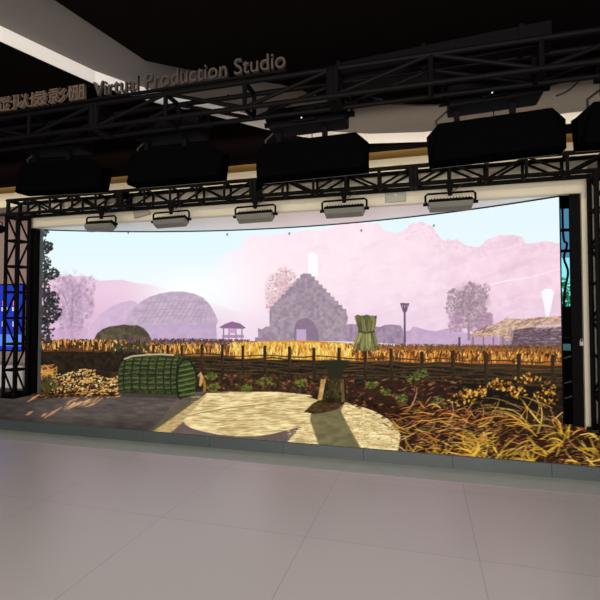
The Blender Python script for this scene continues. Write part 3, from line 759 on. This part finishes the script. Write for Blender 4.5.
for i in range(len(rim)-1):
    (x0, y0), (x1, y1) = rim[i], rim[i+1]
    d = Vector((y0-y1, x1-x0)).normalized()*-0.012
    mb.add([(x0+d.x*0.1, y0+d.y*0.1, DZ), (x1+d.x*0.1, y1+d.y*0.1, DZ), (x1+d.x*0.1, y1+d.y*0.1, CZ-0.001), (x0+d.x*0.1, y0+d.y*0.1, CZ-0.001),
            (x0+d.x, y0+d.y, DZ), (x1+d.x, y1+d.y, DZ), (x1+d.x, y1+d.y, CZ-0.001), (x0+d.x, y0+d.y, CZ-0.001)],
           [(0, 1, 2, 3), (7, 6, 5, 4), (0, 4, 5, 1), (1, 5, 6, 2), (2, 6, 7, 3), (3, 7, 4, 0)])
structure('trim_5', mb, M_WHITE, 'pale curved edge of the dropped ceiling', False)

# masking panels beside the screen
ma0 = at_b(28, 300, 6.66)[0]
m1 = MB().box(ma0, La-0.06, 6.66, 7.2, FZ, TOPZ-0.002).build('masking_panel', M_BLACK, None, None, -TH)
tag(m1, 'tall black masking panel closing the left end of the screen', 'panel', 'black side panels')
ra0 = at_b(571, 300, 6.66)[0]
m2 = MB().box(ra0, ja0-0.004, 6.66, 6.69, FZ, TOPZ-0.002).build('masking_panel', M_BLACK, None, None, -TH)
tag(m2, 'tall black masking panel beside the cream jamb on the right', 'panel', 'black side panels')
x, z = at_b(581, 341, 6.66)
lk = thing('padlock', 'small pale padlock on the black right masking panel', 'padlock', P(x, 6.64, z-0.05))
MB().box(-0.022, 0.022, -0.012, 0.016, -0.01, 0.045, 0.004).build('body', M_SILVER, lk)
MB().tube([(-0.014, 0, 0.04), (-0.014, 0, 0.065), (0, 0, 0.08), (0.014, 0, 0.065), (0.014, 0, 0.04)], 0.005).build('shackle', M_SILVER, lk)

# partition wall with a blue display, white bench below
PB = 8.0
structure('wall_back_left', MB().box(AMIN, -7.05, PB, PB+0.1, 0, DZ), M_PINK, 'warm grey wall left of the screen')
xa, zt = at_b(22, 285, PB-0.06); _, zb = at_b(10, 350, PB-0.06)
bs = thing('blue_display', 'bright blue information display on the wall left of the truss tower', 'screen', P(xa-0.9, PB-0.004, zb))
hh = zt-zb
MB().box(-0.65, 0.95, -0.06, 0.0, -0.03, hh+0.03, 0.005).build('housing', M_BLACK, bs)
MB().box(-0.62, 0.92, -0.064, -0.058, 0, hh).build('screen_panel', emit('blue_screen_light', (24, 58, 205), 0.8), bs)
for k in range(5):
    x = -0.55+k*0.30
    MB().box(x, x+0.16, -0.068, -0.064, hh*0.60, hh*0.66).build('white_icon', emit('white_icon_light', (210, 225, 250), 1.0), bs)
    MB().box(x+0.02, x+0.10, -0.068, -0.064, hh*0.36, hh*0.44).build('white_icon', emit('white_icon_light', (210, 225, 250), 1.0), bs)
    MB().box(x+0.02, x+0.12, -0.068, -0.064, hh*0.68, hh*0.76).build('red_icon', emit('red_icon_light', (225, 120, 150), 1.0), bs)
MB().box(-0.62, 0.92, -0.067, -0.064, hh*0.06, hh*0.24).build('caption_band', emit('pale_blue_light', (90, 140, 240), 1.0), bs)
xa, _ = at_b(22, 385, 7.45)
wc = thing('white_bench', 'low white bench under the blue display, behind the truss tower', 'bench', P(xa-0.6, 7.45, 0))
MB().box(-0.9, 0.6, 0.0, 0.5, 0.06, 0.50, 0.01).build('body', M_WHITE, wc)
MB().box(-0.92, 0.62, -0.02, 0.52, 0.50, 0.54, 0.008).build('top_slab', M_WHITE, wc)
MB().box(-0.88, 0.58, 0.03, 0.47, 0.0, 0.06).build('plinth', M_GREYM, wc)

# equipment rack seen through the gap on the right
xa0 = at_b(558, 380, 7.3)[0]; xa1 = at_b(574, 380, 7.3)[0]; _, zr = at_b(566, 338, 7.3)
rk = thing('equipment_rack', 'black equipment rack with a teal label in the gap beside the screen', 'rack', P((xa0+xa1)/2, 7.3, 0))
hw = (xa1-xa0)/2
MB().box(-hw, hw, 0, 0.5, 0.0, zr, 0.006).build('case', M_BLACK, rk)
_, zl = at_b(568, 347, 7.3)
MB().box(-hw*0.35, hw*0.65, -0.006, 0.0, zl-0.05, zl+0.045).build('label', mat('teal_sticker', (120, 200, 215), 0.5), rk)
for py in (358, 383, 398):
    _, zz = at_b(568, py, 7.3)
    MB().tube([(-0.02, 0.0, zz), (-0.02, -0.03, zz), (0.06, -0.03, zz+0.03), (0.06, 0.0, zz+0.03)], 0.008).build('handle', M_SILVER, rk)

# header fittings
x, z = at_b(395.5, 195.5, HB)
sp = thing('wall_speaker', 'square grey-green speaker grille on the cream header', 'speaker', P(x, HB, z))
MB().box(-0.15, 0.15, -0.03, 0.0, -0.10, 0.105, 0.008).build('housing', M_GRILLE, sp)
g = MB()
for k in range(12): g.box(-0.13, 0.13, -0.034, -0.03, -0.085+k*0.0145, -0.079+k*0.0145)
g.build('grille', mat('grille_slats', (0.33, 0.34, 0.29), 0.5, linear=True), sp)
MB().box(-0.015, 0.025, -0.038, -0.034, -0.006, 0.006).build('badge', M_WHITE, sp)
x, z = at_b(142, 212.5, HB)
fp = MB().add([(-0.17, -0.02, 0.11), (0.09, -0.02, 0.09), (0.19, -0.05, -0.04), (-0.12, -0.05, -0.10), (-0.17, 0, 0.11), (0.09, 0, 0.09), (0.19, 0, -0.04), (-0.12, 0, -0.10)],
     [(0, 1, 2, 3), (7, 6, 5, 4), (0, 4, 5, 1), (1, 5, 6, 2), (2, 6, 7, 3), (3, 7, 4, 0)]).build('access_flap', M_TAUPE, None, P(x, HB, z), -TH)
tag(fp, 'slanted taupe access flap on the cream header between two panel lights', 'flap')

# ------------------------------------------------------------------ trusses
def truss(name, label, L, H, bays, r=0.030, rb=0.017, group=None, double=True):
    t = thing(name, label, 'truss', (0, 0, 0), -TH, group)
    for y in (0, H):
        for z in (0, H):
            MB().tube([(0, y, z), (L, y, z)], r).build('chord', M_TRUSS, t)
    s = L/bays
    for k in range(bays+1):
        mb = MB(); x = min(max(k*s, r), L-r)
        for q, w in (((x, 0, 0), (x, 0, H)), ((x, H, 0), (x, H, H)), ((x, 0, H), (x, H, H)), ((x, 0, 0), (x, H, 0))):
            mb.tube([q, w], rb*(1.9 if k in (0, bays) else 1.2))
        mb.build('cross_frame', M_TRUSS, t)
    for k in range(bays):
        x0, x1 = k*s, (k+1)*s
        for y in (0, H):
            z0, z1 = (0, H) if (k % 2 == 0) else (H, 0)
            MB().tube([(x0, y, z0), (x1, y, z1)], rb).build('brace', M_TRUSS, t)
    return t
TB, TZ, TH_ = 6.28, 3.375, 0.245
pa0 = at_b(5, 300, TB)[0]
pr0 = at_b(590.5, 300, TB)[0]
TL = (pr0+TH_-pa0)/4
tl = ['black header truss section from the left tower to the second panel light',
      'black header truss section over the second and third panel lights',
      'black header truss section over the fourth panel light and the wall speaker',
      'black header truss section meeting the right truss tower']
t0 = truss('truss_section', tl[0], TL, TH_, 5, group='header truss sections')
t0.location = P(pa0, TB, TZ)
for k in range(1, 4): dup(t0, P(pa0+TL*k, TB, TZ), tl[k])
# towers: the same lattice set upright
def tower(a, label):
    t = truss('truss_tower', label, TZ-FZ-0.03, TH_, 7, group='truss towers')
    t.rotation_euler = (0, -math.pi/2, -TH)     # local x points up
    t.location = P(a+TH_, TB, FZ+0.02)
    MB().box(-0.02, 0.0, -0.06, TH_+0.06, -0.06, TH_+0.06).build('base_plate', M_TRUSS, t)
    return t
tower(pa0, 'black truss tower at the left end of the screen')
tower(at_b(590.5, 300, TB+TH_)[0]+0.01, 'black truss tower beside the cream right jamb')
# truss that carries the sign
SB, SZ, SH = 4.0, 3.60, 0.25
sl = ['black truss section under the Chinese sign characters', 'black truss section under the English sign lettering', 'black truss section right of the sign, over the rightmost softbox lights']
s1 = truss('truss_section', sl[0], 2.6, SH, 3, 0.026, 0.02, 'sign truss sections')
s1.location = P(-6.0, SB, SZ)
dup(s1, P(-3.4, SB, SZ), sl[1]); dup(s1, P(-0.8, SB, SZ), sl[2])
s4 = dup(s1, P(1.8, SB, SZ), 'black truss section running out of view at the upper right')

# sign lettering standing on the truss
def lettering(txt, size, width, m, name, parent, loc, height=None):
    cu = bpy.data.curves.new(name, 'FONT'); cu.body = txt; cu.size = size; cu.extrude = 0.018; cu.bevel_depth = 0.0
    to = bpy.data.objects.new(name+'_curve', cu); COL.objects.link(to)
    dg = bpy.context.evaluated_depsgraph_get(); me = bpy.data.meshes.new_from_object(to.evaluated_get(dg))
    bpy.data.objects.remove(to)
    co = np.array([v.co[:] for v in me.vertices]); mn, mx_ = co.min(0), co.max(0)
    sx = width/(mx_[0]-mn[0]); sy = height/(mx_[1]-mn[1]) if height else 1.0
    for v in me.vertices:
        x, y, z = v.co
        v.co = ((x-mn[0])*sx, -z, (y-mn[1])*sy if height else y)
    me.materials.clear(); me.materials.append(m)
    o = bpy.data.objects.new(name, me); COL.objects.link(o); o.parent = parent; o.location = loc
    return o, mn, mx_
ca0 = at_b(-2, 110, SB)[0]; ca1 = at_b(88, 90, SB)[0]
ea0 = at_b(97, 88, SB)[0]; ea1 = at_b(287, 72, SB)[0]
sg = thing('studio_sign', 'dim bronze studio sign letters standing on the upper left truss', 'sign', P(ca0, SB-0.04, SZ+SH+0.024))
o, mn, mx_ = lettering('虚拟摄影棚', 0.285, ca1-ca0, M_BRONZE, 'lettering', sg, (0, 0, 0.026), 0.222)
o, mn, mx_ = lettering('Virtual Production Studio', 0.225, ea1-ea0, M_BRONZE2, 'lettering', sg, (ea0-ca0, 0, 0.034))
MB().box(0, ea1-ca0, 0.0, 0.03, 0.0, 0.025).build('mounting_rail', M_TRUSS, sg)

# ------------------------------------------------------------------ panel lights under the header truss
def panel_light(label):
    t = thing('panel_light', label, 'light', (0, 0, 0), -TH, 'panel lights under the header truss')
    # origin at the clamp on the lower chord
    b = MB().add([(-.29, -.07, -.235), (.29, -.07, -.235), (.29, .07, -.235), (-.29, .07, -.235),
                  (-.275, -.05, -.175), (.275, -.05, -.175), (.275, .05, -.175), (-.275, .05, -.175)],
                 [(0, 1, 2, 3), (7, 6, 5, 4), (0, 4, 5, 1), (1, 5, 6, 2), (2, 6, 7, 3), (3, 7, 4, 0)])
    tilt = Matrix.Translation((0, 0, -.22)) @ Matrix.Rotation(R(-24), 4, 'X') @ Matrix.Translation((0, 0, .22))
    b.xf(tilt).build('housing', M_BLACK, t)
    f = MB()
    for k in range(13):
        x = -.24+k*.04; f.box(x-.006, x+.006, -.045, .045, -.18, -.155)
    f.xf(tilt).build('heat_sink', M_BLACK, t)
    MB().add([(-.285, -.068, -.237), (.285, -.068, -.237), (.285, .068, -.237), (-.285, .068, -.237),
              (-.262, -.055, -.315), (.262, -.055, -.315), (.262, .055, -.315), (-.262, .055, -.315)],
             [(0, 1, 2, 3), (7, 6, 5, 4), (0, 4, 5, 1), (1, 5, 6, 2), (2, 6, 7, 3), (3, 7, 4, 0)]).xf(tilt).build('diffuser', M_LENS, t)
    y = MB().tube([(-.30, 0, -.22), (-.318, 0, -.18), (-.318, 0, -.105), (-.29, 0, -.08), (.29, 0, -.08), (.318, 0, -.105), (.318, 0, -.18), (.30, 0, -.22)], .015)
    y = y.build('yoke', M_BLACK, t)
    for s in (-1, 1): MB().tube([(s*.29, 0, -.22), (s*.35, 0, -.22)], .022).build('knob', M_BLACK, y)
    c = MB().box(-.035, .035, -.03, .03, -.05, .0, .006).tube([(0, 0, -.115), (0, 0, -.05)], .03).box(-.045, .045, -.036, .036, -.0, .05, .01)
    c.build('clamp', M_BLACK, t)
    MB().tube([(0.04, 0, -.06), (.10, .01, -.02), (.17, .02, .03)], .005).build('power_lead', M_CABLE, t)
    return t
pl = [(101.5, 'panel light under the truss nearest the left end of the screen'),
      (171, 'panel light under the truss just right of the taupe access flap'),
      (255, 'panel light under the truss, middle one of the five'),
      (344, 'panel light under the truss just left of the wall speaker'),
      (450, 'panel light under the truss, right of the wall speaker')]
pp = panel_light(pl[0][1])
for k, (px, lb) in enumerate(pl):
    a = at_b(px, 205, TB)[0]
    tw = (0.06, 0.0, 0.02, 0.03, 0.05)[k]
    if k == 0: o = pp; o.location = P(a, TB, TZ-0.075); o.rotation_euler = (0, R(2), -TH-0.12)
    else: dup(pp, P(a, TB, TZ-0.075), lb, (0, R(-1), -TH+tw))

# ------------------------------------------------------------------ hanging softbox lights
def softbox_light(label):
    t = thing('softbox_light', label, 'light', (0, 0, 0), -TH, 'softbox lights below the ceiling')
    # origin at the bottom centre of the housing; opening faces the stage and down
    ops = [(-.60, .22, -.47), (.60, .22, -.47), (.60, .30, -.14), (-.60, .30, -.14)]
    mid = [(-.61, .05, -.475), (.61, .05, -.475), (.62, .06, -.20), (-.62, .06, -.20)]
    bk = [(-.58, -.02, -.465), (.58, -.02, -.465), (.50, .0, -.10), (-.50, .0, -.10)]
    fs = []
    for o in (0, 4):
        for i in range(4): fs.append((o+i, o+(i+1) % 4, o+4+(i+1) % 4, o+4+i))
    fs.append((3, 2, 1, 0)); fs.append((8, 9, 10, 11))
    MB().add(bk+mid+ops, fs).build('softbox', M_FABRIC, t)
    MB().add([(x*.97, y+.006, z) for x, y, z in ops]+[(x*.97, y+.012, z) for x, y, z in ops], [(0, 1, 2, 3), (7, 6, 5, 4), (0, 4, 5, 1), (1, 5, 6, 2), (2, 6, 7, 3), (3, 7, 4, 0)]).build('diffuser', M_LENS, t)
    MB().box(-.41, .41, -.12, .16, 0, .21, .02).build('housing', M_BLACK, t)
    cb = MB().box(-.12, .12, -.16, -.12, .02, .17, .01).build('control_box', M_BLACK, t)
    for x in (-.33, .17): MB().box(x-.025, x+.025, .0, .06, -.16, .03).build('bracket', M_BLACK, t)
    yk = MB().tube([(-.44, .02, .1), (-.47, .02, .16), (-.44, .02, .30), (0, .02, .33), (.44, .02, .30), (.47, .02, .16), (.44, .02, .1)], .018).build('yoke', M_BLACK, t)
    for s in (-1, 1): MB().tube([(s*.40, .02, .1), (s*.49, .02, .1)], .03).build('knob', M_BLACK, yk)
    MB().tube([(-.4, .1, .06), (-.52, .1, -.03), (-.5, .15, -.15)], .012).build('cable', M_CABLE, t)
    MB().tube([(0, .02, .32), (0, .02, .42)], .022).build('hanger', M_BLACK, t)
    MB().tube([(-.03, -.165, .05), (-.03, -.172, .05)], .008).build('indicator', emit('white_indicator_light', (235, 235, 235), 1.0), cb)
    return t
FB = 4.55
FZ0 = 3.56
sx = [(56, 'black softbox light hanging below the Chinese sign characters'),
      (171, 'black softbox light hanging second from the left end of the row'),
      (308.5, 'black softbox light hanging over the middle of the screen'),
      (494, 'wide black softbox light hanging over the shed on the screen'),
      (None, 'black softbox light cut off by the upper right edge of view')]
sb = softbox_light(sx[0][1])
alast = None
for k, (px, lb) in enumerate(sx):
    a = at_b(px, 160, FB)[0] if px else alast+1.34
    alast = a
    z = FZ0+(0.06, 0.06, 0.0, 0.02, 0.04)[k]
    rot = (0, R((1, 0, -1, -2, 1)[k]), -TH+(0.05, 0, 0, 0, 0)[k])
    if k == 0: sb.location = P(a, FB, z); sb.rotation_euler = rot
    else: dup(sb, P(a, FB, z), lb, rot)
# suspension rail that carries them
r_ = thing('suspension_rail', 'black ceiling rail from which the softbox lights hang', 'rail', P(-6.5, FB+0.02, DZ-0.03))
MB().tube([(0, 0, 0), (10.5, 0, 0)], 0.016).build('tube', M_TRUSS, r_)
for k in range(6): MB().tube([(0.9+k*1.75, 0, 0.0), (0.9+k*1.75, 0, 0.028)], 0.012).build('rod', M_TRUSS, r_)
# dark duct above
d0 = at_b(338, 95, 4.3)[0]; d1 = at_b(548, 90, 4.3)[0]
du = thing('ceiling_duct', 'flat black duct under the ceiling at the upper right', 'duct', P((d0+d1)/2, 4.3, 3.84), -TH-R(5))
MB().box(-(d1-d0)/2, (d1-d0)/2, -0.15, 0.12, 0.0, 0.20, 0.01).build('casing', M_BLACK, du)
for x in (-.9, -.1, .7): MB().box(x-.02, x+.02, -.16, .13, -.008, .21).build('strap', M_TRUSS, du)

# cables
def cable(label, pts, r=0.008, b=4.5):
    q = []
    ps = [P(*((at_b(x, y, bb)[0], bb, at_b(x, y, bb)[1]))) for x, y, bb in pts]
    for i in range(len(ps)-1):
        p0 = ps[max(i-1, 0)]; p1 = ps[i]; p2 = ps[i+1]; p3 = ps[min(i+2, len(ps)-1)]
        for k in range(6):
            t = k/6; q.append(0.5*((2*p1)+(p2-p0)*t+(2*p0-5*p1+4*p2-p3)*t*t+(3*p1-p0-3*p2+p3)*t**3))
    q.append(ps[-1]); base = q[0].copy()
    o = MB().tube([v-base for v in q], r).build('cable', M_CABLE, None, base)
    return tag(o, label, 'cable', 'black cables')
cable('black cable drooping from the duct towards the wide softbox light', [(372, 97, 4.4), (395, 103, 4.45), (415, 105, 4.5), (440, 105, 4.5)])
cable('black cable looped between the middle softbox light and the duct', [(352, 110, 4.5), (357, 108, 4.5), (368, 104, 4.45), (379, 98, 4.4)])
cable('black cable hanging between the two rightmost softbox lights', [(556, 96, 4.5), (566, 92, 4.5), (576, 84, 4.4), (584, 74, 4.3)])
cable('black cable dangling in the gap in front of the window', [(562, 150, 8.5), (563, 232, 8.5), (567, 244, 8.5), (564, 258, 8.5), (568, 272, 8.5), (565, 290, 8.5), (563, 316, 8.5)], 0.018)
# loose coil by the right tower
x, bb = at_z(592, 431, FZ)
cl = MB(); pts = []
for k in range(60):
    t = k/59*2*math.pi*3.2; rr = 0.12+0.012*math.sin(t*2.3); pts.append((rr*math.cos(t), rr*0.8*math.sin(t), 0.012+0.012*k/59*3+0.008*math.sin(t*3)))
co = cl.tube(pts, 0.009).build('cable_coil', M_CABLE, None, P(x+0.05, bb-0.08, FZ), -TH)
tag(co, 'black cable coil on the LED floor at the foot of the right tower', 'cable')

# small spotlight by the left tower
x, z = at_b(1, 230, 6.2)
sl_ = thing('spotlight', 'small dark spotlight beside the top of the left tower', 'light', P(x-0.02, 6.15, z))
MB().tube([(0, -.16, -.03), (0, -.14, -.03), (0, .06, .02), (0, .12, .035)], [.085, .085, .075, .05], 16).build('housing', M_BLACK, sl_, smooth=False)
MB().tube([(0, -.165, -.031), (0, -.161, -.03)], .078, 16).build('lens', mat('pink_lens', (200, 130, 140), 0.3), sl_)
MB().tube([(-.10, 0, 0), (-.10, 0, .12), (0, 0, .16), (.10, 0, .12), (.10, 0, 0)], .01).build('yoke', M_BLACK, sl_)
MB().tube([(0, 0, .15), (.0, .0, .25), (.14, .05, .25)], .014).build('arm', M_BLACK, sl_)

# tree outside the window
tr = thing('garden_tree', 'leafy green tree outside the window at the right', 'tree', P(3.6, 13.2, 0), 0)
MB().tube([(0, 0, 0), (.05, 0, .8), (0, .05, 1.6)], [.12, .1, .05]).build('trunk', mat('tree_bark', (70, 55, 40), 0.9), tr)
lv = MB()
for k in range(900):
    t = random.uniform(0, 6.28); ph = math.acos(random.uniform(-1, 1)); r = random.uniform(.4, 1)
    c = Vector((math.cos(t)*math.sin(ph)*1.3*r, math.sin(t)*math.sin(ph)*1.0*r, 1.75+math.cos(ph)*.85*r))
    u1 = Vector((random.uniform(-1, 1), random.uniform(-1, 1), random.uniform(-1, 1))).normalized()*.12
    u2 = u1.orthogonal().normalized()*.07
    lv.add([c-u1, c+u2, c+u1, c-u2], [(0, 1, 2, 3)])
lv.build('foliage', mat('tree_leaves', (120, 205, 140), 0.6, var=.4), tr)
structure('ground_outside', MB().box(-2, 9, BMAX+0.13, 22, -0.1, -0.02), mat('lawn', (90, 130, 80), 0.9), 'ground beyond the window')

# ------------------------------------------------------------------ light
w = bpy.data.worlds.new('daylight'); SC.world = w; w.use_nodes = True
w.node_tree.nodes['Background'].inputs['Color'].default_value = (0.55, 0.85, 0.95, 1)
w.node_tree.nodes['Background'].inputs['Strength'].default_value = 1.2
def area(name, loc, tgt, sx_, sy_, power, col):
    l = bpy.data.lights.new(name, 'AREA'); l.shape = 'RECTANGLE'; l.size = sx_; l.size_y = sy_; l.energy = power; l.color = col
    o = bpy.data.objects.new(name, l); COL.objects.link(o); o.location = loc
    o.rotation_euler = (Vector(tgt)-Vector(loc)).to_track_quat('-Z', 'Y').to_euler()
    return o
area('rear_fill', P(-0.3, -4.6, 1.9), P(-1.0, 6, 2.6), 8.0, 2.6, 1150, (1.0, 0.94, 0.86))  # fill lamp added behind the viewer; no entrance is built there

cv = thing('cornice_fill_bar', 'added slim black bar with a warm fill light for the cornice, behind the softbox lights', 'light', P(-3.0, 5.75, 3.70))  # bar added to brighten the cornice, tucked behind the softboxes
MB().box(-6.0, 6.0, -0.035, 0.0, -0.03, 0.03, 0.005).build('housing', M_BLACK, cv)
for x in [at_b(q, 140, 5.73)[0]+3.0 for q in (62, 175, 312, 494)]: MB().tube([(x, -0.018, 0.03), (x, -0.018, 0.37)], 0.006).build('rod', M_BLACK, cv)
area('cornice_fill_lamp', P(-3.0, 5.775, 3.70), P(-3.0, 6.8, 3.95), 12.0, 0.05, 46, (1.0, 0.86, 0.66))  # added warm fill aimed at the cornice

# ------------------------------------------------------------------ camera
cam = bpy.data.cameras.new('camera'); cam.sensor_width = 36; cam.sensor_fit = 'HORIZONTAL'; cam.lens = 36*FOC/600
co = bpy.data.objects.new('camera', cam); COL.objects.link(co)
co.location = EYE; co.rotation_euler = (math.pi/2+PITCH, 0, 0)
SC.camera = co
SC.view_settings.view_transform = 'Standard'; SC.view_settings.look = 'None'
SC.view_settings.exposure = 0.0; SC.view_settings.gamma = 1.0; SC.view_settings.use_curve_mapping = False
